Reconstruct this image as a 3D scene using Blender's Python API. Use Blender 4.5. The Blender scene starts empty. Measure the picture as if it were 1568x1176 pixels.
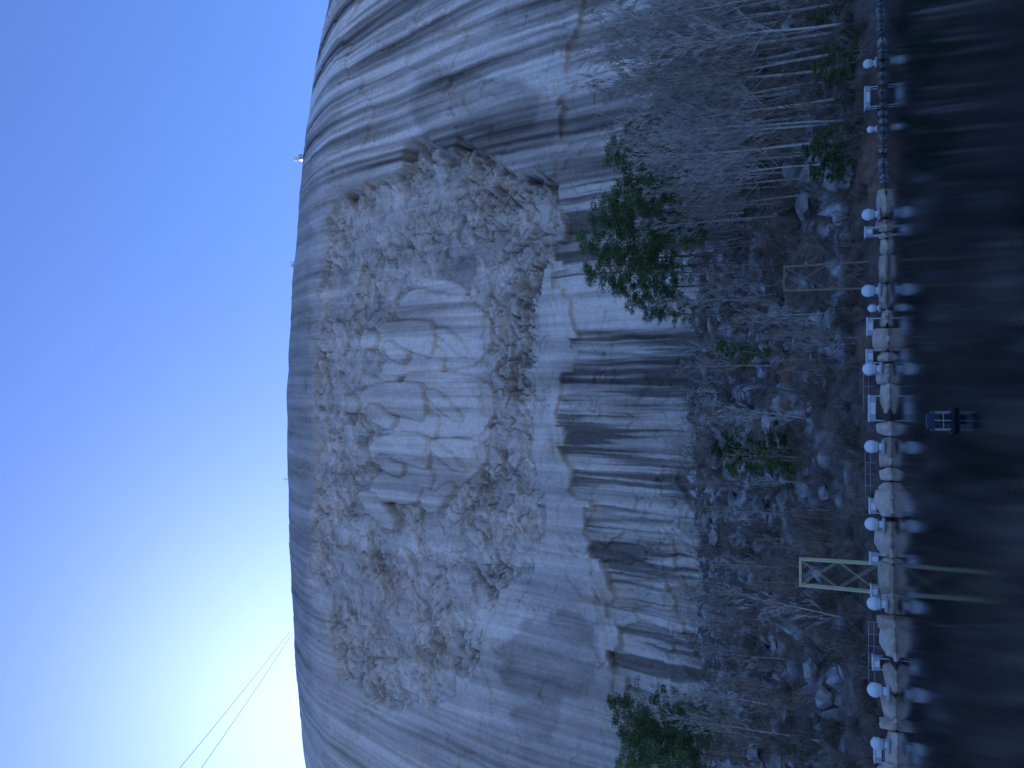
import bpy, bmesh, math, random
import numpy as np
from mathutils import Vector, Matrix
random.seed(7); np.random.seed(7)
C=bpy.context.scene.collection
PITCH=math.radians(20.0); CP,SP=math.cos(PITCH),math.sin(PITCH); CH=8.0; F=1178.0
# ---------------------------------------------------------------- survey helpers (photo measurement -> metres)
def to_px(x,y,z):
    zz=z-CH; d=y*CP+zz*SP; d=np.maximum(d,1.0)
    return 784-F*(zz*CP-y*SP)/d, 588-F*x/d
def ratio(px):
    u=(784-px)/F
    return (SP+u*CP)/(CP-u*SP)
def ztop(px,y): return CH+y*ratio(px)
def xat(py,y,z): return (588-py)/F*(y*CP+(z-CH)*SP)
# ---------------------------------------------------------------- noise
def _h(ix,iy,seed):
    n=(ix.astype(np.int64)*374761393+iy.astype(np.int64)*668265263+seed*1442695041)&0xffffffff
    n=((n^(n>>13))*1274126177)&0xffffffff
    n=((n^(n>>16))*2246822519)&0xffffffff
    return ((n^(n>>15))&0xffffff)/16777215.0
def vn(x,y,seed=0):
    x=np.asarray(x,float); y=np.asarray(y,float)
    ix=np.floor(x); iy=np.floor(y); fx=x-ix; fy=y-iy
    ix=ix.astype(np.int64); iy=iy.astype(np.int64)
    def g(a,b,dx,dy):
        t=_h(a,b,seed)*2*np.pi
        return np.cos(t)*dx+np.sin(t)*dy
    u=fx*fx*fx*(fx*(fx*6-15)+10); v=fy*fy*fy*(fy*(fy*6-15)+10)
    a=g(ix,iy,fx,fy); b=g(ix+1,iy,fx-1,fy); c=g(ix,iy+1,fx,fy-1); d=g(ix+1,iy+1,fx-1,fy-1)
    return ((a*(1-u)+b*u)*(1-v)+(c*(1-u)+d*u)*v)*1.5
def fbm(x,y,o=4,seed=0,g=0.5):
    s=0;a=1;t=0
    for i in range(o):
        s=s+a*vn(x*2**i,y*2**i,seed+i*17); t+=a; a*=g
    return s/t
def cells(x,y,seed=0,tilt=1.6):
    """random tilted facet per voronoi cell -> fractured rock; returns height, edge distance"""
    ix=np.floor(x).astype(np.int64); iy=np.floor(y).astype(np.int64)
    b1=np.full(x.shape,9.0); b2=np.full(x.shape,9.0); hh=np.zeros(x.shape)
    for dx in(-1,0,1):
        for dy in(-1,0,1):
            cx=ix+dx; cy=iy+dy
            ox=cx+0.1+0.8*_h(cx,cy,seed+1); oy=cy+0.1+0.8*_h(cx,cy,seed+2)
            ex=x-ox; ey=y-oy
            d=np.sqrt(ex*ex+ey*ey)
            h=_h(cx,cy,seed+3)-0.5+(_h(cx,cy,seed+4)-0.5)*tilt*ex+(_h(cx,cy,seed+5)-0.5)*tilt*ey
            m=d<b1
            b2=np.where(m,b1,np.minimum(b2,d)); hh=np.where(m,h,hh); b1=np.where(m,d,b1)
    return hh,b2-b1
def sm(a,b,x):
    t=np.clip((x-a)/(b-a),0,1); return t*t*(3-2*t)
def polysd(px,py,P):
    """signed distance, positive inside"""
    d=np.full(px.shape,1e9); ins=np.zeros(px.shape,bool)
    n=len(P)
    for i in range(n):
        ax,ay=P[i]; bx,by=P[(i+1)%n]
        vx,vy=bx-ax,by-ay; L=vx*vx+vy*vy
        t=np.clip(((px-ax)*vx+(py-ay)*vy)/L,0,1)
        d=np.minimum(d,(px-ax-t*vx)**2+(py-ay-t*vy)**2)
        c=((ay>py)!=(by>py))&(px<(bx-ax)*(py-ay)/((by-ay)+1e-9)+ax)
        ins^=c
    d=np.sqrt(d)
    return np.where(ins,d,-d)
# ---------------------------------------------------------------- materials
def mat(name,base,rough=0.85,noise=None,bump=None,spec=0.3,metal=0):
    m=bpy.data.materials.new(name); m.use_nodes=True; nt=m.node_tree; N=nt.nodes; L=nt.links
    b=N['Principled BSDF']; b.inputs['Roughness'].default_value=rough
    b.inputs['Specular IOR Level'].default_value=spec; b.inputs['Metallic'].default_value=metal
    b.inputs['Base Color'].default_value=(*base,1)
    tc=N.new('ShaderNodeTexCoord')
    if noise:
        sc,c2,det=noise
        n=N.new('ShaderNodeTexNoise'); n.inputs['Scale'].default_value=sc; n.inputs['Detail'].default_value=det
        L.new(tc.outputs['Object'],n.inputs['Vector'])
        oi=N.new('ShaderNodeObjectInfo'); ad=N.new('ShaderNodeMath'); ad.operation='MULTIPLY_ADD'; ad.inputs[1].default_value=0.3; 
        L.new(oi.outputs['Random'],ad.inputs[0]); L.new(n.outputs['Fac'],ad.inputs[2])
        sb_=N.new('ShaderNodeMath'); sb_.operation='SUBTRACT'; sb_.inputs[1].default_value=0.15; L.new(ad.outputs[0],sb_.inputs[0])
        r=N.new('ShaderNodeValToRGB'); r.color_ramp.elements[0].position=0.3; r.color_ramp.elements[1].position=0.7
        r.color_ramp.elements[0].color=(*base,1); r.color_ramp.elements[1].color=(*c2,1)
        L.new(sb_.outputs[0],r.inputs['Fac']); L.new(r.outputs['Color'],b.inputs['Base Color'])
    if bump:
        sc,st,ds=bump
        n=N.new('ShaderNodeTexNoise'); n.inputs['Scale'].default_value=sc; n.inputs['Detail'].default_value=6
        L.new(tc.outputs['Object'],n.inputs['Vector'])
        bp=N.new('ShaderNodeBump'); bp.inputs['Strength'].default_value=st; bp.inputs['Distance'].default_value=ds
        L.new(n.outputs['Fac'],bp.inputs['Height']); L.new(bp.outputs['Normal'],b.inputs['Normal'])
    return m
def attr_mat(name,rough=0.9,nscale=1.5,amp=0.35,bump=(2.0,0.5,0.25)):
    m=bpy.data.materials.new(name); m.use_nodes=True; nt=m.node_tree; N=nt.nodes; L=nt.links
    b=N['Principled BSDF']; b.inputs['Roughness'].default_value=rough; b.inputs['Specular IOR Level'].default_value=0.25
    a=N.new('ShaderNodeAttribute'); a.attribute_name='tone'
    tc=N.new('ShaderNodeTexCoord')
    n=N.new('ShaderNodeTexNoise'); n.inputs['Scale'].default_value=nscale; n.inputs['Detail'].default_value=5; n.inputs['Roughness'].default_value=0.7
    L.new(tc.outputs['Object'],n.inputs['Vector'])
    mr=N.new('ShaderNodeMapRange'); mr.inputs[1].default_value=0.3; mr.inputs[2].default_value=0.7
    mr.inputs[3].default_value=1-amp; mr.inputs[4].default_value=1+amp
    L.new(n.outputs['Fac'],mr.inputs[0])
    vm=N.new('ShaderNodeVectorMath'); vm.operation='SCALE'
    L.new(a.outputs['Color'],vm.inputs[0]); L.new(mr.outputs[0],vm.inputs['Scale'])
    L.new(vm.outputs[0],b.inputs['Base Color'])
    n2=N.new('ShaderNodeTexNoise'); n2.inputs['Scale'].default_value=bump[0]; n2.inputs['Detail'].default_value=4
    L.new(tc.outputs['Object'],n2.inputs['Vector'])
    bp=N.new('ShaderNodeBump'); bp.inputs['Strength'].default_value=bump[1]; bp.inputs['Distance'].default_value=bump[2]
    L.new(n2.outputs['Fac'],bp.inputs['Height']); L.new(bp.outputs['Normal'],b.inputs['Normal'])
    return m
M_rock=attr_mat('granite_face',nscale=0.9,amp=0.16,bump=(1.3,0.4,0.2))
M_ground=attr_mat('slope_ground',nscale=0.8,amp=0.5,bump=(1.5,0.8,0.4))
M_bark=mat('bare_bark',(0.24,0.215,0.185),0.9,(1.2,(0.54,0.50,0.46),3))
M_twig=mat('thicket_twigs',(0.10,0.078,0.062),0.9,(0.6,(0.36,0.30,0.25),3))
M_pbark=mat('pine_bark',(0.15,0.11,0.085),0.9,(3,(0.28,0.22,0.17),4))
M_needle=mat('pine_needles',(0.04,0.085,0.03),0.7,(0.9,(0.12,0.20,0.06),4))
M_shrub=mat('shrub_leaves',(0.04,0.07,0.025),0.7,(0.7,(0.12,0.15,0.055),4))
M_rust=mat('dry_leaves',(0.12,0.075,0.048),0.9,(0.9,(0.28,0.18,0.11),4))
M_bould=mat('pale_boulder',(0.52,0.40,0.31),0.85,(1.3,(0.74,0.60,0.47),7),(3,0.6,0.15))
M_grock=mat('grey_boulder',(0.18,0.175,0.165),0.9,(0.9,(0.46,0.445,0.42),7),(2,0.9,0.35))
M_white=mat('white_fibreglass',(0.78,0.78,0.78),0.35,(4,(0.88,0.88,0.86),2))
M_grey=mat('grey_cabinet_paint',(0.40,0.42,0.45),0.5,(2,(0.5,0.52,0.55),3))
M_yel=mat('faded_yellow_steel',(0.54,0.51,0.29),0.6,(2,(0.64,0.61,0.38),4))
M_rsteel=mat('weathered_steel',(0.26,0.20,0.13),0.7,(3,(0.36,0.30,0.2),4))
M_blue=mat('blue_paint',(0.03,0.05,0.09),0.4,(2,(0.05,0.08,0.13),3))
M_dark=mat('dark_rubber',(0.02,0.02,0.025),0.6,(3,(0.04,0.04,0.045),3))
M_cable=mat('steel_cable',(0.10,0.11,0.13),0.6,(1,(0.14,0.15,0.17),2))
# ---------------------------------------------------------------- mesh utils
def grid_mesh(name,Xg,Yg,Zg,tone,material):
    R,Cn=Xg.shape
    co=np.stack([Xg,Yg,Zg],-1).reshape(-1,3).astype(np.float32)
    idx=np.arange(R*Cn).reshape(R,Cn)
    q=np.stack([idx[:-1,:-1],idx[:-1,1:],idx[1:,1:],idx[1:,:-1]],-1).reshape(-1,4).astype(np.int32)
    me=bpy.data.meshes.new(name)
    me.vertices.add(len(co)); me.vertices.foreach_set('co',co.ravel())
    me.loops.add(q.size); me.loops.foreach_set('vertex_index',q.ravel())
    me.polygons.add(len(q)); me.polygons.foreach_set('loop_start',np.arange(0,q.size,4,dtype=np.int32))
    me.polygons.foreach_set('use_smooth',np.ones(len(q),bool))
    me.update(calc_edges=True)
    if tone is not None:
        at=me.color_attributes.new('tone','FLOAT_COLOR','POINT')
        c=np.concatenate([tone.reshape(-1,3),np.ones((len(co),1))],1).astype(np.float32)
        at.data.foreach_set('color',c.ravel())
    me.materials.append(material)
    o=bpy.data.objects.new(name,me); C.objects.link(o); return o
def simple(name,V,Fc,mats,mi=None,smooth=False):
    me=bpy.data.meshes.new(name); me.from_pydata([tuple(v) for v in V],[],Fc)
    for m in mats: me.materials.append(m)
    if mi is not None: me.polygons.foreach_set('material_index',np.array(mi,np.int32))
    if smooth: me.polygons.foreach_set('use_smooth',np.ones(len(me.polygons),bool))
    me.update(); return me
class MB:
    def __init__(s): s.V=[];s.F=[];s.M=[]
    def tube(s,p,q,r0,r1,n=4,m=0):
        p=Vector(p);q=Vector(q);d=q-p
        if d.length<1e-6:return
        d.normalize(); a=d.orthogonal().normalized(); b=d.cross(a); k=len(s.V)
        for c,r in((p,r0),(q,r1)):
            for i in range(n):
                t=2*math.pi*i/n; s.V.append(c+a*(math.cos(t)*r)+b*(math.sin(t)*r))
        for i in range(n):
            j=(i+1)%n; s.F.append((k+i,k+j,k+n+j,k+n+i)); s.M.append(m)
        if n>=6:
            s.F.append(tuple(k+n+i for i in range(n))); s.M.append(m)
            s.F.append(tuple(k+n-1-i for i in range(n))); s.M.append(m)
    def box(s,c,size,m=0,bev=0.04):
        bm=bmesh.new(); bmesh.ops.create_cube(bm,size=1)
        for v in bm.verts: v.co=Vector((v.co.x*size[0],v.co.y*size[1],v.co.z*size[2]))
        if bev: bmesh.ops.bevel(bm,geom=bm.edges[:],offset=min(bev,min(size)*0.3),segments=2,affect='EDGES')
        s.bm(bm,c,m)
    def bm(s,bm,c,m=0):
        k=len(s.V); bm.verts.ensure_lookup_table(); bm.verts.index_update()
        for v in bm.verts: s.V.append(v.co+Vector(c))
        for f in bm.faces: s.F.append(tuple(k+v.index for v in f.verts)); s.M.append(m)
        bm.free()
    def mesh(s,name,mats,smooth=False): return simple(name,s.V,s.F,mats,s.M,smooth)
def obj(name,me,loc=(0,0,0),rot=0,sc=1,parent=None):
    o=bpy.data.objects.new(name,me); C.objects.link(o); o.location=loc; o.rotation_euler=(0,0,rot)
    o.scale=(sc,sc,sc) if not hasattr(sc,'__len__') else sc
    if parent: o.parent=parent
    return o
def empty(name):
    e=bpy.data.objects.new(name,None); C.objects.link(e); return e
# ---------------------------------------------------------------- terrain
def shore(x): return 75.2+0.18*np.clip(x,-60,60)+0.5*np.sin(x*0.35)+0.35*np.sin(x*0.93+1)
def gz(x,y):
    x=np.asarray(x,float); y=np.asarray(y,float)
    d=y-shore(x)
    rise=0.25+np.clip(d,0,140)*0.235+1.2*sm(0,3,d)
    rise=rise+sm(4,20,d)*(2.2*fbm(x/16,y/16,4,5)+1.0*np.abs(fbm(x/6,y/6,3,9))*2)
    rise=rise-sm(15,90,d)*(sm(0,-70,x))*8*0.6
    bed=-3.0*sm(0,3,-d)
    z=np.where(d>0,rise,bed)
    near=sm(12,4,y)*9.4
    z=np.where(d>0,z,z+near)
    side=sm(95,125,np.abs(x))*6
    z=np.where((d<=0),np.maximum(z,-3+side*1.6),z)
    return z
xs=np.unique(np.concatenate([np.linspace(-4000,-150,24),np.linspace(-150,-85,40),np.arange(-85,85,0.6),np.linspace(85,150,40),np.linspace(150,4000,24)]))
ys=np.unique(np.concatenate([np.linspace(-4000,0,24),np.linspace(0,60,60),np.arange(60,225,0.6),np.linspace(225,4000,30)]))
GX,GY=np.meshgrid(xs,ys)
GZ=gz(GX,GY)
dd=GY-shore(GX)
h1,e1=cells(GX/3.2+fbm(GX/5,GY/5,2,3),GY/3.2+fbm(GX/5,GY/5,2,4),77)
rockm=sm(0.0,0.2,fbm(GX/11,GY/11,4,31)+0.14)
GZ=GZ+sm(5,12,dd)*sm(260,200,GY)*rockm*(2.4*h1-0.6*sm(0.15,0,e1))
GZ=GZ+sm(2,6,dd)*sm(260,200,GY)*0.35*fbm(GX/1.6,GY/1.6,3,12)
lit=np.array([0.13,0.10,0.078]); rk=np.array([0.44,0.425,0.40])
br=np.array([0.21,0.125,0.085])
bmix=sm(0.05,0.35,fbm(GX/14,GY/14,3,61))[...,None]
T=lit*(1-bmix)+br*bmix
rr=(rockm*sm(-0.1,0.3,fbm(GX/2.2,GY/2.2,4,66)))[...,None]*sm(4,10,dd)[...,None]
T=T*(1-rr)+rk*rr
far=sm(230,400,np.hypot(GX,GY))[...,None]
T=T*(1-far)+np.array([0.12,0.12,0.07])*far
nearp=sm(14,8,GY)[...,None]
T=np.where((dd<0)[...,None],np.array([0.05,0.055,0.045])*(1-nearp)+np.array([0.30,0.28,0.25])*nearp,T)
grid_mesh('ground',GX,GY,GZ,T,M_ground)
# ---------------------------------------------------------------- lake
m=bpy.data.materials.new('lake_water'); m.use_nodes=True; N=m.node_tree.nodes; L=m.node_tree.links; b=N['Principled BSDF']
b.inputs['Base Color'].default_value=(0.001,0.006,0.012,1); b.inputs['Roughness'].default_value=0.01; b.inputs['IOR'].default_value=1.33; b.inputs['Specular IOR Level'].default_value=0.28
tc=N.new('ShaderNodeTexCoord'); mp=N.new('ShaderNodeMapping'); mp.inputs['Scale'].default_value=(1,1.5,1)
L.new(tc.outputs['Object'],mp.inputs['Vector'])
n1=N.new('ShaderNodeTexNoise'); n1.inputs['Scale'].default_value=4.2; n1.inputs['Detail'].default_value=3; n1.inputs['Roughness'].default_value=0.55
L.new(mp.outputs[0],n1.inputs['Vector'])
bp=N.new('ShaderNodeBump'); bp.inputs['Strength'].default_value=1; bp.inputs['Distance'].default_value=0.004
L.new(n1.outputs['Fac'],bp.inputs['Height']); L.new(bp.outputs['Normal'],b.inputs['Normal'])
me=simple('lake',[(-135,5,0),(135,5,0),(135,110,0),(-135,110,0)],[(0,1,2,3)],[m]); obj('lake',me)
# ---------------------------------------------------------------- mountain
prof=[(196,5),(199,20),(201,38),(206,58),(210,74),(215,95),(220,114),(225,133),(229,150),(234.5,168),(243,181),(254,193),(266,202.5),(282,212),(305,222),(345,232),(420,240),(560,225),(760,150),(950,0)]
prof=np.array(prof,float)
pl=np.concatenate([[0],np.cumsum(np.hypot(*(np.diff(prof,axis=0).T)))])
def smooth_interp(s):
    ds=np.linspace(0,pl[-1],4000); yy=np.interp(ds,pl,prof[:,0]); zz=np.interp(ds,pl,prof[:,1])
    k=np.exp(-np.linspace(-2.5,2.5,61)**2); k/=k.sum()
    yp=np.pad(yy,30,'edge'); zp=np.pad(zz,30,'edge')
    yy=np.convolve(yp,k,'valid'); zz=np.convolve(zp,k,'valid')
    return np.interp(s,ds,yy),np.interp(s,ds,zz)
S=np.concatenate([np.arange(8,pl[11]+25,0.27),np.linspace(pl[11]+25.5,pl[-1],70)])
XC=np.concatenate([np.linspace(-520,-170,50),np.arange(-169,-60,0.40),np.arange(-60,60,0.27),np.arange(60.2,169,0.38),np.linspace(170,520,50)])
py_,pz_=smooth_interp(S)
ty=np.gradient(py_,S); tz=np.gradient(pz_,S); ln=np.hypot(ty,tz); ny_=-tz/ln; nz_=ty/ln
XX,SS=np.meshgrid(XC,S)
Y0=np.repeat(py_[:,None],len(XC),1); Z0=np.repeat(pz_[:,None],len(XC),1)
NY=np.repeat(ny_[:,None],len(XC),1); NZ=np.repeat(nz_[:,None],len(XC),1)
kconv=0.45*sm(80,235,Z0)
X1=XX/np.sqrt(1+kconv*(XX/150)**2)
hs=np.interp(X1,[-520,-300,-200,-150,-110,-60,0,40,70,100,125,150,200,320,520],[0.45,0.80,0.94,0.965,0.985,1.0,1.005,0.99,0.975,0.955,0.935,0.90,0.84,0.6,0.3])
Z1=20+(Z0-20)*(1+(hs-1)*sm(20,190,Z0))
ret=np.clip(np.abs(X1)-90,0,500)**2/1400.0
Y1=Y0+ret*0.55
PX,PY=to_px(X1,Y1,Z1)
front=sm(300,270,Y0)
w1=fbm(XX/14,SS/14,4,101); w2=fbm(XX/14+50,SS/14,4,102)
wx=PX+16*w1; wy=PY+16*w2
carve=[(502,330),(490,420),(482,520),(479,620),(478,720),(476,820),(476,900),(497,980),(527,1040),(560,1075),(600,1092),(660,1085),(710,1060),(735,1010),(745,960),(770,900),(820,880),(835,820),(825,740),(815,680),(820,600),(830,520),(825,440),(850,370),(850,280),(820,262),(790,270),(750,235),(710,212),(690,240),(650,205),(625,225),(615,255),(560,275),(520,305)]
sd=polysd(wx,wy,carve)
cm=sm(-1,4,sd)
cdeep=sm(-1,7,sd)
ledge=np.interp(wy,[-200,0,270,350,450,500,520,600,650,700,760,830,900,1000,1176,1400],[895,895,835,850,850,862,874,865,850,872,880,905,925,940,960,970])
ledge=ledge+14*fbm(XX/9,SS*0+3,3,601)+7*np.sign(vn(XX/5,SS*0+1.5,602))
lsd=wx-ledge
lvar=np.clip(0.7+1.6*fbm(XX/18,SS/60,2,603),0.1,1.6)
under=sm(0,5,lsd)
def sp(pts,n=6):
    out=[];N=len(pts)
    for i in range(N):
        p0,p1,p2,p3=[np.array(pts[(i+k-1)%N],float) for k in range(4)]
        for j in range(n):
            t=j/n
            out.append(tuple(0.5*((2*p1)+(-p0+p2)*t+(2*p0-5*p1+4*p2-p3)*t*t+(-p0+3*p1-3*p2+p3)*t**3)))
    return out
# relief carving: three riders, back to front (height m, edge rounding, outline)
parts=[
 (1.2,14,[(622,446),(604,470),(608,500),(640,530),(672,560),(715,560),(745,530),(745,490),(715,455),(660,440)]),
 (1.0,5,[(650,440),(640,428),(655,424),(690,432),(712,446),(700,452),(670,448)]),
 (1.9,9,[(640,520),(606,535),(584,562),(574,592),(590,604),(604,592),(612,578),(640,580),(672,572),(680,540)]),
 (2.4,6,[(574,578),(562,580),(570,592),(588,618),(602,618),(608,606),(592,590)]),
 (1.6,14,[(625,575),(612,600),(628,640),(655,668),(720,668),(748,640),(745,590),(690,570)]),
 (2.4,9,[(630,628),(602,640),(584,664),(582,682),(600,690),(612,676),(632,668),(664,672),(676,640)]),
 (2.9,6,[(584,668),(571,670),(578,686),(596,712),(610,712),(614,699),(600,682)]),
 (2.1,14,[(630,676),(606,690),(608,730),(640,765),(690,752),(735,715),(735,680),(670,672)]),
 (2.8,9,[(626,702),(594,714),(572,738),(562,764),(578,778),(600,768),(622,772),(652,762),(668,724)]),
 (3.4,6,[(562,752),(550,755),(558,772),(582,802),(601,811),(610,799),(597,780),(582,762)]),
 (2.6,5,[(650,750),(648,776),(668,784),(684,764),(700,748),(690,738),(670,752),(660,748)]),
 # jackson: leg, coat, arm with hat, head, hat brim
 (2.3,6,[(650,508),(672,514),(700,540),(722,548),(716,534),(700,516),(680,502)]),
 (3.0,8,[(580,504),(577,520),(586,538),(612,536),(640,540),(664,546),(668,520),(662,494),(622,492),(596,494)]),
 (3.8,4,[(592,530),(600,546),(622,556),(632,542),(618,534),(604,524)]),
 (3.9,5,[(562,512),(560,522),(564,532),(576,533),(585,526),(584,513),(572,508)]),
 (3.5,3,[(561,504),(557,518),(560,536),(566,535),(566,506)]),
 # lee
 (2.7,6,[(634,604),(660,614),(688,638),(712,646),(706,632),(690,614),(664,598)]),
 (3.4,8,[(558,600),(552,616),(560,634),(588,634),(620,636),(652,642),(656,616),(650,590),(606,586),(576,590)]),
 (4.2,4,[(568,626),(580,646),(604,656),(614,641),(598,630),(582,618)]),
 (4.3,5,[(534,610),(531,620),(537,631),(549,633),(558,626),(557,612),(545,606)]),
 (3.9,3,[(533,602),(529,618),(532,636),(538,635),(538,604)]),
 # davis
 (2.9,6,[(640,678),(664,690),(690,712),(714,722),(708,706),(690,690),(664,674)]),
 (3.5,8,[(574,676),(568,690),(576,708),(602,708),(630,710),(658,716),(664,692),(656,668),(616,662),(590,666)]),
 (4.3,4,[(584,702),(596,720),(618,728),(627,714),(610,706),(596,696)]),
 (4.3,5,[(550,690),(547,700),(552,710),(564,712),(573,705),(572,692),(560,686)]),
 (3.9,3,[(549,682),(545,697),(548,714),(553,713),(554,684)]),
]
reg=(PX>500)&(PX<780)&(PY>410)&(PY<850)
a_=(PX+3*w1+2.0*fbm(XX/2,SS/2,3,9))[reg]; b_=(PY+3*w2+2.0*fbm(XX/2,SS/2,3,10))[reg]; hh=np.zeros(a_.shape); ff=np.full(a_.shape,99.0); gro=np.zeros(a_.shape)
for ht,rad,P in parts:
    s_=polysd(a_,b_,sp(P,4))
    k=np.clip(s_/rad,0,1); p_=ht-1.0+1.0*np.sqrt(1-(1-k)**2)
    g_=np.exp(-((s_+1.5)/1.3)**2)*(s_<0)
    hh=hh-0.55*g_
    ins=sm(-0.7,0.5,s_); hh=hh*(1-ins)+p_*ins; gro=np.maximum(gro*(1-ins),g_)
    ff=np.minimum(ff,-s_)
fade=sm(745,690,PX[reg]+8*vn(XX[reg]/3,SS[reg]/6,19))
fig=np.zeros(PX.shape); fd=np.full(PX.shape,99.0); groove=np.zeros(PX.shape)
fig[reg]=hh*fade+1.0*(1-fade)*(ff<2); fd[reg]=ff; groove[reg]=gro*fade
panel=sm(0,3,polysd(PX+10*vn(XX/3,SS/8,5),PY+9*vn(XX/4,SS/4,6),[(600,700),(590,640),(600,560),(610,500),(640,455),(690,448),(744,478),(738,520),(752,556),(736,600),(750,650),(728,690),(738,740),(700,735),(680,700),(640,700)]))
smooth_fig=np.clip(np.maximum(sm(2,-1,fd),panel*0.9),0,1)
# --- displacement
D=1.6*fbm(XX/42,SS/42,3,1)+0.35*fbm(XX/9,SS/20,3,2)
flute=fbm(XX/3.4+0.5*fbm(XX/20,SS/30,2,3),SS/60,3,4)
D=D+flute*(0.4+0.9*under*lvar)
sh,se=cells(XX/30+0.8*fbm(XX/20,SS/20,3,88),SS/40+0.8*fbm(XX/20,SS/20,3,89),90)
D=D+(1-cm)*0.9*sh
rough=cm*(1-smooth_fig)
q1=4.2*fbm(XX/10,SS/10,4,231); q2=4.2*fbm(XX/10,SS/10,4,232)
ca,sa=math.cos(.5),math.sin(.5)
RX=(XX*ca+SS*sa)+q1; RY=(-XX*sa+SS*ca)+q2
h8,e8=cells(RX/10.5,RY/4.6,200,2.4)
h3,e3=cells(RX/4.6,RY/1.9,210,2.0)
h15,e15=cells(RX/1.6,RY/0.9,220)
rid=1-np.abs(fbm(RX/6,RY/3.0,4,240))*3
varr=np.clip(0.8+1.8*fbm(XX/22,SS/18,2,250),0.25,1.7)
ramp=(0.60+0.9*sm(690,800,PX)+0.9*sm(340,250,PY)+0.3*sm(900,1000,PY))*varr
D=D-3.4*cdeep*(0.5+0.8*sm(400,250,PY)+0.4*sm(720,820,PX))
D=D-2.6*np.exp(-((sd-7)/6)**2)*sm(340,270,PY)*sm(600,640,PX)
D=D+rough*ramp*(1.8*h8+0.8*h3+0.2*h15+0.8*rid-0.5*sm(0.12,0,e8)-0.2*sm(0.12,0,e3))
D=D+rough*0.5*fbm(XX/2.5,SS/2.5,4,33)
cutf=fbm(XX/9+0.5*SS/9,SS/7,3,44); cut=sm(0.05,0,np.abs(cutf)); D=D-rough*1.8*cut*ramp
D=D-0.9*np.exp(-((fd-5)/5)**2)*(fd>0)*(1-panel)*cm
D=D+cdeep*panel*0.6+cdeep*fig*1.1+0.12*panel*vn(XX/0.9,SS/14,55)+smooth_fig*cm*(0.6*fbm(XX/4,SS/4,4,56)+0.22*h3+0.1*h15)
D=D+rough*0.3*np.sin(XX*4.2+9*w1)*sm(0.1,0.4,vn(XX/9,SS/7,71))*sm(640,720,PX)
band=np.exp(-((lsd+20)/18)**2)*(1-cm)
D=D+band*(1.1*h8+0.5*h3)*varr
D=D-under*(1.9*lvar+0.2)*front
hb,eb=cells(XX/4.2+0.7*w1,SS/14+0.3*XX/9+w2,300)
D=D+under*(1.2*hb-0.3*sm(0.10,0,eb))*(0.5+1.1*sm(740,860,wy))
lowr=sm(960,1060,PX)*under
D=D+lowr*(1.8*h8+0.7*h3)*sm(600,700,PY)
cr=np.abs(fbm(XX/30,SS/18,4,150)+0.02); crk=sm(0.010,0,cr)*(1-cm)*sm(-.1,.3,w1+.1); D=D-0.6*crk
top=sm(190,172,Z0)
D=D*(0.3+0.7*top)*front+ (1-top)*front*0.5*fbm(XX/12,SS/5,3,160)
Xf=X1; Yf=Y1+D*NY; Zf=Z1+D*NZ
# --- tone (mineral colour, water staining, darker cracks, shade painted into grooves and cuts)
st=fbm(XX/2.6+0.35*fbm(XX/25,SS/60,2,301),SS/85,4,302)
st2=fbm(XX/0.8,SS/30,3,303); st3=fbm(XX/9+0.2*fbm(XX/30,SS/80,2,311),SS/160,3,304)
t=0.44+0.22*st+0.10*st2+0.22*st3
t=t+0.08*fbm(XX/10,SS/10,4,305)
tr=0.46+0.10*fbm(XX/5,SS/5,4,306)+0.10*h3+0.16*st3+0.10*h8+0.12*st-0.06*sm(.15,0,e3)-0.10*cut+0.05*st2  # crevice shade painted into facet edges and cuts; proud facets paler
t=t*(1-rough)+tr*rough
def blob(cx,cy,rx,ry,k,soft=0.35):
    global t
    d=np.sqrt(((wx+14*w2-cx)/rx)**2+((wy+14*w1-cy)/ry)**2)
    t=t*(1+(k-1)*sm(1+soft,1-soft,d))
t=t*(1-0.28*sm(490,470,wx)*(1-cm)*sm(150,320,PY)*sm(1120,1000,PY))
fl=sm(320,240,PY)*(1-cm); t=t*(1+fl*(1.1*st3+0.8*st)-0.08*fl)
w5=fbm(XX/7,SS/16,4,702)
pd=polysd(wx+26*w5,wy+22*w1,[(762,1000),(785,1060),(798,1120),(850,1130),(868,1070),(912,1045),(925,960),(862,925),(838,960),(800,955)])
t=t*(1-0.36*sm(-7,6,pd)*(0.85+0.8*w5))
pd=polysd(wx+8*w2,wy,[(640,110),(620,170),(650,205),(700,200),(760,215),(820,190),(830,140),(790,120),(700,105)])
t=t*(1-0.36*sm(-6,10,pd))
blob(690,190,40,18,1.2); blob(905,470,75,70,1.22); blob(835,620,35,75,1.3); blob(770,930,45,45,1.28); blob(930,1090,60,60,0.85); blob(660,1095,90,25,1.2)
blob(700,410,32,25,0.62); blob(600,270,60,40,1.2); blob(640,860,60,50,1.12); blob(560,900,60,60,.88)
t=t*(1+0.14*sm(2,-1,fd)*cm-0.17*groove*cm)  # figures paler than the wall; crease shade painted into their outline grooves
t=t*(1+0.06*panel*cm)
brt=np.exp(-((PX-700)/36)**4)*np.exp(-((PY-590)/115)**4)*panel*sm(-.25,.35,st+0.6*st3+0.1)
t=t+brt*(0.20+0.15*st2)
stn=fbm(XX/2.8+0.25*w1,SS/120,4,401,0.6); stw=fbm(XX/14,SS/50,2,402)
wet=sm(0.0,0.30,stn+0.7*stw+0.16*sm(150,60,np.abs(PY-610))+0.10*sm(80,40,np.abs(PY-850))-0.28*sm(80,40,np.abs(PY-450))-0.25*sm(300,200,PY))
t=t*(1-under*wet*0.70*sm(-4,10,lsd+24*stn))
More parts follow.
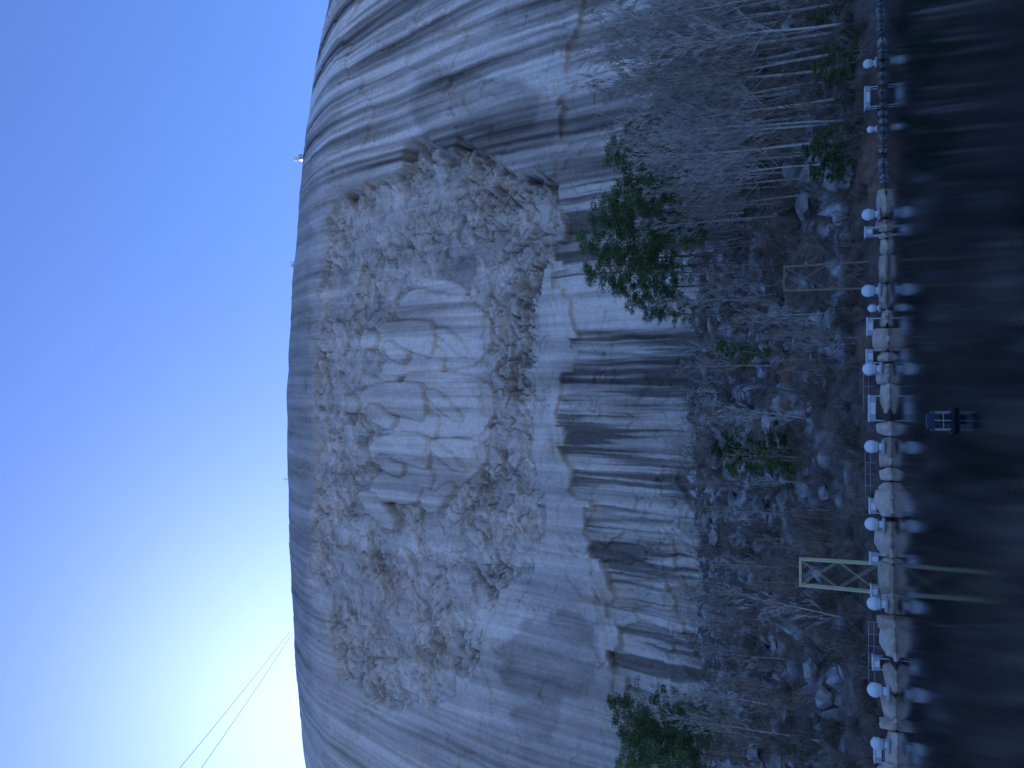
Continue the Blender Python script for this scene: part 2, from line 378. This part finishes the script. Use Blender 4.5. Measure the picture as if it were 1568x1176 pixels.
for yy_,w_,k_ in((513,8,.70),(541,4,.5),(580,6,.6),(605,3,.4),(690,4,.4),(800,6,.55),(835,4,.4),(862,6,.55),(893,4,.4)):
    t=t*(1-k_*under*np.exp(-((wy*0.3+PY*0.7-yy_)/w_)**2)*sm(1080,1000,PX)*sm(-.3,.1,fbm(XX/3,SS/25,2,405)))
t=t*(1-0.35*crk)  # crack lines darkened in the colour
t=np.clip(t,0.06,0.70)
warm=sm(0.1,0.5,fbm(XX/8,SS/30,3,500))[...,None]
col=t[...,None]*(np.array([1.09,1.0,0.92])*(1-warm)+np.array([1.16,0.99,0.87])*warm)
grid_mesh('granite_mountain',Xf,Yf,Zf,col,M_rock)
PXf,PYf=to_px(Xf,Yf,Zf)
def summit(py):
    c=np.where(np.abs(PYf-py)<1.5,PXf,1e9); c[(Zf<100)]=1e9
    i=np.unravel_index(np.argmin(c),c.shape); return Vector((Xf[i],Yf[i],Zf[i]))
# ---------------------------------------------------------------- trees
def rv(a=1): return Vector((random.uniform(-a,a),random.uniform(-a,a),random.uniform(-a,a)))
def bare_tree(name,H,r,nb,m,seed,clear=0.3,spread=0.3,sub=(6,5),rmin=0.03):
    random.seed(seed); B=MB()
    def br(p,d,L,r,depth):
        n=4 if depth==0 else 3; pts=[p]; q=p.copy(); dd=d.copy(); seg=L/n
        for i in range(n):
            dd=(dd+rv(0.16)+Vector((0,0,0.12))).normalized(); q2=q+dd*seg
            B.tube(q,q2,max(rmin,r*(1-i/n*0.7)),max(rmin*.7,r*(1-(i+1)/n*0.7)),3); q=q2; pts.append(q.copy())
        if depth<len(sub):
            for k in range(sub[depth]):
                tt=random.uniform(0.2,1.0)*n; i=min(int(tt),n-1); pp=pts[i].lerp(pts[i+1],tt-i)
                ax=(dd+rv(0.75)+Vector((0,0,0.2))).normalized()
                br(pp,ax,L*random.uniform(0.32,0.55),r*0.5,depth+1)
    p=Vector((0,0,-0.5)); pts=[p.copy()]; n=10; d=Vector((random.uniform(-.05,.05),random.uniform(-.05,.05),1))
    rs=[]
    for i in range(n):
        d=(d+Vector((random.uniform(-.05,.05),random.uniform(-.05,.05),0.1))).normalized(); q=p+d*H/n
        r0=r*(1-0.82*i/n); r1=r*(1-0.82*(i+1)/n); B.tube(p,q,r0,r1,6); p=q; pts.append(p.copy()); rs.append(r0)
    for k in range(nb):
        tt=(clear+(1-clear)*(k+random.random())/nb)*n; i=min(int(tt),n-1); pp=pts[i].lerp(pts[i+1],tt-i)
        a=random.uniform(0,2*math.pi); f=tt/n
        dd=Vector((math.cos(a),math.sin(a),random.uniform(0.6,1.5))).normalized()
        br(pp,dd,H*spread*random.uniform(0.6,1.1)*(1.15-f*0.7),rs[i]*0.42,0)
    return B.mesh(name,[m])
def leafclump(B,c,R,n,s,m):
    for _ in range(n):
        o=rv(1)
        if o.length>1: o.normalize()
        p=c+Vector((o.x*R,o.y*R,o.z*R*0.6)); a=rv(1).normalized()*s; b=rv(1).normalized()*s*0.35
        k=len(B.V); B.V+= [p-b,p+a*0.5+b*0.2,p+a,p-a*0.1+b]; B.F.append((k,k+1,k+2,k+3)); B.M.append(m)
def pine(name,H,r,seed,clear=0.5,spread=0.2,nb=26,leaf=0.42,cl=34):
    random.seed(seed); B=MB(); p=Vector((0,0,-0.5)); pts=[p.copy()]; n=10; d=Vector((0,0,1))
    for i in range(n):
        d=(d+Vector((random.uniform(-.04,.04),random.uniform(-.04,.04),0.1))).normalized(); q=p+d*H/n
        B.tube(p,q,r*(1-0.85*i/n),r*(1-0.85*(i+1)/n),6,0); p=q; pts.append(p.copy())
    for k in range(nb):
        f=clear+(1-clear)*(k+random.random())/nb; tt=min(f*n,n-0.01); i=int(tt); pp=pts[i].lerp(pts[i+1],tt-i)
        a=random.uniform(0,6.283); g=(f-clear)/(1-clear)
        L=H*spread*random.uniform(0.5,1.15)*(1.0-0.65*g**1.5)*(0.55+0.45*min(1,g*4))
        dd=Vector((math.cos(a),math.sin(a),random.uniform(0.0,0.55))).normalized()
        e=pp+dd*L; B.tube(pp,e,r*0.18,r*0.05,3,0)
        for j in range(random.randint(4,6)):
            c=pp.lerp(e,random.uniform(0.35,1.08))+rv(0.14*L); leafclump(B,c,H*0.036*random.uniform(0.6,1.4),cl,leaf,1)
    leafclump(B,pts[-1],H*0.03,cl,leaf,1)
    return B.mesh(name,[M_pbark,M_needle])
def shrub(name,H,seed,ml,n=22,cl=30,leaf=0.22):
    random.seed(seed); B=MB()
    for k in range(n):
        a=random.uniform(0,6.283); R=random.random()**0.5*H*0.6
        e=Vector((math.cos(a)*R,math.sin(a)*R,H*random.uniform(0.25,1)*(1.1-R/H)))
        B.tube((0,0,-0.2),e,0.04,0.015,3,0); leafclump(B,e,H*0.16,cl,leaf,1)
    return B.mesh(name,[M_twig,ml])
def twigbush(name,seed,m):
    random.seed(seed); B=MB()
    for k in range(26):
        a=random.uniform(0,6.283); q=Vector((math.cos(a)*.2,math.sin(a)*.2,-.3)); d=Vector((math.cos(a)*random.uniform(.1,.8),math.sin(a)*random.uniform(.1,.8),1)).normalized(); L=random.uniform(1.6,3.2)
        for i in range(4):
            d=(d+rv(.2)).normalized(); q2=q+d*L/4; B.tube(q,q2,.035,.028,3)
            for j in range(4):
                e=(d+rv(.9)).normalized(); B.tube(q2,q2+e*L*random.uniform(.12,.3),.022,.014,3)
            q=q2
    return B.mesh(name,[m])
bt=[bare_tree('bare_tree_mesh',24,0.19,30,M_bark,s,0.36,0.22,(6,5),0.028) for s in (1,2,3,4)]
bt_m=[bare_tree('sapling_mesh',10,0.09,22,M_twig,s,0.12,0.30,(5,4),0.022) for s in (11,12,13)]
bt_l=[bare_tree('pale_sapling_mesh',12,0.09,18,M_bark,s,0.2,0.26,(5,3),0.022) for s in (15,16)]
tb=[twigbush('twig_bush_mesh',s,M_twig) for s in (51,52,53)]
pn=[pine('pine_mesh',24,0.24,s,0.46,0.22,34,0.32,50) for s in (21,22,23)]
pn_s=[pine('young_pine_mesh',9,0.14,s,0.10,0.36,34,0.24,48) for s in (31,32)]
sb=[shrub('shrub_mesh',3,s,M_shrub) for s in (41,42)]
sbr=[shrub('dry_shrub_mesh',2.6,s,M_rust,16,16,0.15) for s in (43,44)]
R=random.Random(5)
def put(name,me,Hm,py,y,pxtop=None,H=None,parent=None,wd=1.0):
    z=float(gz(xat(py,y,5),y)); x=float(xat(py,y,z)); z=float(gz(x,y))
    if H is None: H=ztop(pxtop,y)-z
    s=H/Hm
    return obj(name,me,(x,y,z-0.1),R.uniform(0,6.28),(s*wd,s*wd,s),parent)
for py,y,pt in [(-25,92,925),(5,90,940),(25,96,905),(48,88,945),(70,94,920),(88,100,935),(104,87,970),(125,93,955),(140,102,980),(160,90,1000),(178,98,975),(200,104,990),(214,86,980),(235,95,1010),(262,100,1010),(285,108,1025),(310,104,1040),(15,104,930),(60,108,945),(115,110,975),(-45,98,920),(36,86,985),(150,86,1010),(190,91,1000),(250,89,1050),
                (-10,99,915),(80,87,960),(132,97,940),(168,106,960),(222,101,970),(270,94,1000),(298,97,1030),(330,106,1010),(185,86,1030)]:
    put('bare_tree',bt[R.randrange(4)],24,py,y,pt)
for py,y,pt in [(170,118,955),(190,124,990),(205,122,925),(245,120,980),(262,132,945),(285,130,915),(300,126,960),(318,133,905),(335,136,930),(350,128,985),(365,138,885),(385,142,925),(400,140,893),(435,142,935),(340,126,990),(130,115,1000),(480,140,985),(225,128,950),(60,118,1010),(415,134,975),(455,138,960),
                (1110,112,930),(1125,100,1010),(1140,106,970),(1160,118,950),(1172,112,945),(1195,104,960),(1215,100,940),(1130,118,985)]:
    put('pine_tree',pn[R.randrange(3)],24,py,y,pt)
for py,y,pt,wd in [(75,83,1255,1.3),(95,83,1238,1.4),(118,84,1258,1.2),(205,82.5,1240,1.3),(225,83,1225,1.4),(250,83,1235,1.4),(268,83,1262,1.3),(20,90,1230,1),(690,100,1085,1.1),(705,97,1105,1.1),(540,112,1090,1.0),(1060,100,1180,1),(1150,88,1200,1),(45,84,1285,1.2),(150,84,1275,1.2)]:
    put('young_pine_tree',pn_s[R.randrange(2)],9,py,y,pt,wd=wd)
for py,y,pt in [(560,110,1040),(640,100,1080),(790,98,1085),(870,100,1100),(960,96,1090),(1010,98,1070),(1085,95,1020),(1130,92,1010),(740,92,1150),(460,118,1010)]:
    put('bare_tree',bt[R.randrange(4)],24,py,y,pt)
E=empty('woodland_thicket')
def scatter(n,meshes,Hm,hmin,hmax,dmin,dmax,xr,dens=None):
    c=0
    while c<n:
        y=R.uniform(70,195 if dmax>20 else 95); 
        x=R.uniform(-xr[0],xr[1])*(y/190*0.95+0.12)
        d=y-float(shore(x))
        if d<dmin or d>dmax: continue
        v=float(fbm(np.array(x/13.0),np.array(y/13.0),2,777))
        if dens is not None and R.random()>dens(x,y,v): continue
        H=R.uniform(hmin,hmax)
        obj('sapling',meshes[R.randrange(len(meshes))],(x,y,float(gz(x,y))-0.2),R.uniform(0,6.28),H/Hm,E); c+=1
den=lambda x,y,v: 0.22+2.0*max(0,v)+(0.6 if x>30 else 0)
scatter(480,bt_m,10,3.5,9,2,125,(115,115),den)
scatter(190,bt_l,12,5,12,3,120,(115,115),den)
scatter(520,tb,3,1.3,3.4,1.5,120,(115,115),lambda x,y,v:0.4+1.5*v)
scatter(170,tb,3,1.0,2.0,1.3,6,(100,100))
scatter(200,sbr,2.6,1.2,2.6,1.5,115,(110,110),lambda x,y,v:0.5-v)
scatter(90,sb,3,1.0,2.6,2,105,(110,110),lambda x,y,v:0.4-v)
k=0
while k<100:
    y=R.uniform(92,180); x=R.uniform(18,105)
    if x/y<0.17: continue
    obj('forest_trunk',bt[R.randrange(4)],(x,y,float(gz(x,y))-0.3),R.uniform(0,6.28),R.uniform(0.45,0.8),E); k+=1
# ---------------------------------------------------------------- boulders
def boulder(name,seed,m,boxy=0.5,cuts=9,amp=.10,lo=.6):
    bm=bmesh.new(); bmesh.ops.create_icosphere(bm,subdivisions=4,radius=1)
    P=np.array([v.co[:] for v in bm.verts]); mx=np.abs(P).max(1,keepdims=True); P=P*(1-boxy)+P/mx*boxy*0.8
    rs=np.random.RandomState(seed)
    for _ in range(cuts):
        n=rs.normal(size=3); n/=np.linalg.norm(n); c=rs.uniform(lo,0.85); s=P@n; P=P-np.clip(s-c,0,9)[:,None]*n*0.95
    P=P*(1+amp*fbm(P[:,0]*1.5+seed,P[:,1]*1.5+P[:,2]*1.3,4,seed))[:,None]
    for v,c in zip(bm.verts,P): v.co=c
    B=MB(); B.bm(bm,(0,0,0)); return B.mesh(name,[m],cuts<12)
bl=[boulder('pale_boulder_mesh',s,M_bould,.65,11,.16,.62) for s in(1,2,3,4,5)]
bg=[boulder('grey_boulder_mesh',s,M_grock,.3,22,.22,.45) for s in(6,7,8,9)]
EB=empty('shoreline_boulders')
py=290
while py<1200:
    w=R.choice([10,14,20,26,34,42,48]); yy=float(shore(xat(py+w/2,75,0)))
    x=float(xat(py+w/2,yy,0)); yy=float(shore(x)); sx=w/15.5/2*1.08; hz=R.uniform(0.6,1.1)*(1.15 if py>500 else .75)
    obj('boulder',bl[R.randrange(5)],(x,yy-0.1,hz*0.25),R.uniform(-.25,.25)+R.choice([0,math.pi]),(sx,R.uniform(.7,1.1),hz),EB)
    if R.random()<0.6: obj('boulder',bl[R.randrange(5)],(x+R.uniform(-1,1),yy-1.0,0.02),R.uniform(0,6),(sx*.35,.4,.3),EB)
    py+=w*R.uniform(0.88,1.2)
py=-30
while py<290:
    w=R.uniform(6,16); x=float(xat(py,80,0)); yy=float(shore(x))
    obj('boulder',bg[R.randrange(4)],(x,yy,0.1),R.uniform(0,6),(w/30,.4,.35),EB); py+=w
ES=empty('slope_boulders')
k=0
while k<320:
    y=R.uniform(80,190); x=R.uniform(-100,75)*(y/190)
    if y-float(shore(x))<3: continue
    v=float(fbm(np.array(x/11.0),np.array(y/11.0),4,31))
    if v<-0.05 and R.random()<0.7: continue
    s=R.choice([.4,.6,.8,1.0,1.4,2.0]) if y<150 else R.choice([.8,1.3,2])
    obj('boulder',bg[R.randrange(4)],(x,y,float(gz(x,y))+0.35*s),R.uniform(0,6),(s*R.uniform(.8,1.7),s,s*R.uniform(.4,.8)),ES); k+=1
# ---------------------------------------------------------------- shoreline equipment
B=MB()
bm=bmesh.new(); bmesh.ops.create_uvsphere(bm,u_segments=28,v_segments=16,radius=0.56); B.bm(bm,(0,0,0.95),0)
B.tube((0,0,0),(0,0,0.55),0.34,0.30,16,0); B.tube((0,0,0.45),(0,0,0.55),0.5,0.5,20,1); B.box((0,0,0.0),(1.2,0.9,0.25),1)
dome=B.mesh('dome_light_mesh',[M_white,M_grey],True)
def onshore(py,off): 
    x=float(xat(py,76,1)); y=float(shore(x))+off; x=float(xat(py,y,1)); return x,y
for py,s in ((97,.75),(198,.55),(328,.95),(445,1.0),(472,.65),(565,1.0),(684,1.0),(803,1.0),(925,1.0),(1058,1.05),(1140,.9)):
    x,y=onshore(py,-0.75); obj('dome_light',dome,(x,y,0.6),0,s)
def cabinet(w,h,d):
    B=MB(); B.box((0,0,h/2+0.15),(w,d,h),0); B.box((0,0,h+0.19),(w+0.12,d+0.12,0.08),1)
    for a in(-1,1):
        for c in(-1,1): B.tube((a*(w/2-.08),c*(d/2-.08),-0.5),(a*(w/2-.08),c*(d/2-.08),0.16),0.04,0.04,6,1)
    B.box((0,-d/2-0.012,h/2+0.15),(w*0.44,0.02,h*0.8),1,0); B.box((w*.15,-d/2-0.03,h/2+0.15),(0.04,0.03,0.16),1,0)
    return B.mesh('cabinet_mesh',[M_grey,M_white])
for py,w,h,o in ((150,2.0,.4,-.3),(355,.9,.6,-.3),(500,1.6,.45,.3),(546,1.3,.5,.8),(625,2.3,.5,.3),(775,1.3,.5,.5),(855,.9,.6,-.2),(905,1,.5,.6),(1015,1.1,.5,.6),(1150,1.8,.5,-.3)):
    x,y=onshore(py,o); obj('equipment_cabinet',cabinet(w,h,.8),(x,y,0.95),0)
def lattice(w,H,dp,r,m,nx,k1=.45):
    B=MB(); cs=[(-w/2,-dp/2),(w/2,-dp/2),(w/2,dp/2),(-w/2,dp/2)]
    for cx,cy in cs: B.tube((cx*1.08,cy*1.08,-1),(cx,cy,H),r,r,6)
    for i in range(4):
        a=cs[i];b=cs[(i+1)%4]
        B.tube((*a,H-r),(*b,H-r),r*1.2,r*1.2,6)
        for k in range(nx):
            z0=H*(k/nx);z1=H*((k+1)/nx)
            B.tube((*a,z0),(*b,z1),r*k1,r*k1,4); B.tube((*b,z0),(*a,z1),r*k1,r*k1,4)
    B.box((0,0,-0.1),(w+.4,dp+.4,.25),0)
    return B.mesh('lattice_mesh',[m])
x,y=onshore(885,1.2); g=1.0; obj('steel_light_tower',lattice(2.3,ztop(1224,y)-g,0.7,0.10,M_yel,2,.22),(x,y,g))
x,y=onshore(421,2.0); obj('steel_light_tower',lattice(2.3,ztop(1200,y)-g,0.7,0.06,M_rsteel,2,.4),(x,y,g))
B=MB()
for i in range(6): B.tube((i*1.0-2.5,0,0),(i*1.0-2.5,0,0.9),.02,.02,6)
for z in(.45,.88): B.tube((-2.5,0,z),(2.5,0,z),.02,.02,6)
rail=B.mesh('railing_mesh',[M_grey])
for py in(735,600,1000): 
    x,y=onshore(py,1.6); obj('railing',rail,(x,y,1.0),.1)
B=MB()
B.box((0,0,.12),(1.5,1.1,.25),2,.08)
for a in(-.5,0,.5): B.tube((a,-.45,.2),(a,-.45,1.05),.03,.03,6,1)
for a in(-.5,.5): B.tube((a,.45,.2),(a,.45,1.05),.03,.03,6,1)
B.tube((-.5,-.45,.6),(.5,-.45,.6),.025,.025,6,1); B.box((0,0,1.12),(1.2,.9,.14),0); B.box((0,.1,1.3),(.9,.6,.24),0,.06)
B.box((.1,0,.5),(.5,.5,.5),2)
yy=46; obj('pump_raft',B.mesh('pump_raft_mesh',[M_blue,M_grey,M_dark]),(float(xat(645,yy,0)),yy,0),.12,.9)
# ---------------------------------------------------------------- summit things
p=summit(240); B=MB()
B.box((0,0,1.2),(2.2,2.2,2.4),1); B.tube((0,0,2),(0,0,6.5),.2,.12,8,0); bm=bmesh.new(); bmesh.ops.create_uvsphere(bm,u_segments=16,v_segments=10,radius=.8); B.bm(bm,(0,0,4.4),0)
B.tube((-1.0,0,2),(-1.0,0,5),.08,.05,6,0)
obj('summit_antenna',B.mesh('antenna_mesh',[M_white,M_grey]),(p.x,p.y,p.z-1.0))
for py in(403,735,312,1020):
    p=summit(py); obj('summit_shrub',sb[0] if py!=735 else bt_m[0],(p.x,p.y+.5,p.z-.4),1,0.9 if py==403 else .35)
def cable(a,b,sag):
    B=MB(); n=40; a=Vector(a); b=Vector(b); pr=None
    for i in range(n+1):
        f=i/n; q=a.lerp(b,f); q.z-=4*sag*f*(1-f)
        if pr is not None: B.tube(pr,q,.06,.06,6)
        pr=q
    return B.mesh('cable_mesh',[M_cable])
p=summit(968)
for px1 in(270,303):
    yb=150; z=ztop(px1,yb); x=xat(1176,yb,z)
    b=Vector((x,yb,z)); a=Vector(p)+Vector((0,0,.5+(303-px1)*.05)); d=(b-a); e=a+d*1.6
    obj('cableway_cable',cable(a,e,1.0))
# ---------------------------------------------------------------- light
EL=math.radians(33.2); AZ=math.radians(-26.8)
w=bpy.data.worlds.new('World'); bpy.context.scene.world=w; w.use_nodes=True
N=w.node_tree.nodes; L=w.node_tree.links
s=N.new('ShaderNodeTexSky'); s.sky_type='NISHITA'; s.sun_disc=False; s.sun_elevation=EL; s.sun_rotation=AZ
s.air_density=1.0; s.dust_density=0.45; s.ozone_density=4.0; s.altitude=300
mx=N.new('ShaderNodeMix'); mx.data_type='RGBA'; mx.blend_type='MULTIPLY'; mx.inputs[0].default_value=1
L.new(s.outputs[0],mx.inputs[6]); mx.inputs[7].default_value=(.90,1.12,1.66,1)
L.new(mx.outputs[2],N['Background'].inputs[0]); N['Background'].inputs[1].default_value=0.15
ld=bpy.data.lights.new('sun','SUN'); ld.energy=5; ld.angle=math.radians(.5); ld.color=(1,.95,.88)
lo=bpy.data.objects.new('sun',ld); C.objects.link(lo)
dv=Vector((math.sin(AZ)*math.cos(EL),math.cos(AZ)*math.cos(EL),math.sin(EL)))
lo.rotation_euler=dv.to_track_quat('Z','Y').to_euler(); lo.location=(0,0,400)
# ---------------------------------------------------------------- camera (phone held so that the frame is rolled a quarter turn)
cd=bpy.data.cameras.new('camera'); cd.sensor_width=36; cd.lens=36*F/1568; cd.clip_end=20000
co=bpy.data.objects.new('camera',cd); C.objects.link(co)
Mx=Matrix(((0,1,0,0),(SP,0,-CP,0),(-CP,0,-SP,CH),(0,0,0,1)))
co.matrix_world=Mx
sc=bpy.context.scene; sc.camera=co
sc.view_settings.view_transform='Standard'; sc.view_settings.look='None'; sc.view_settings.exposure=0
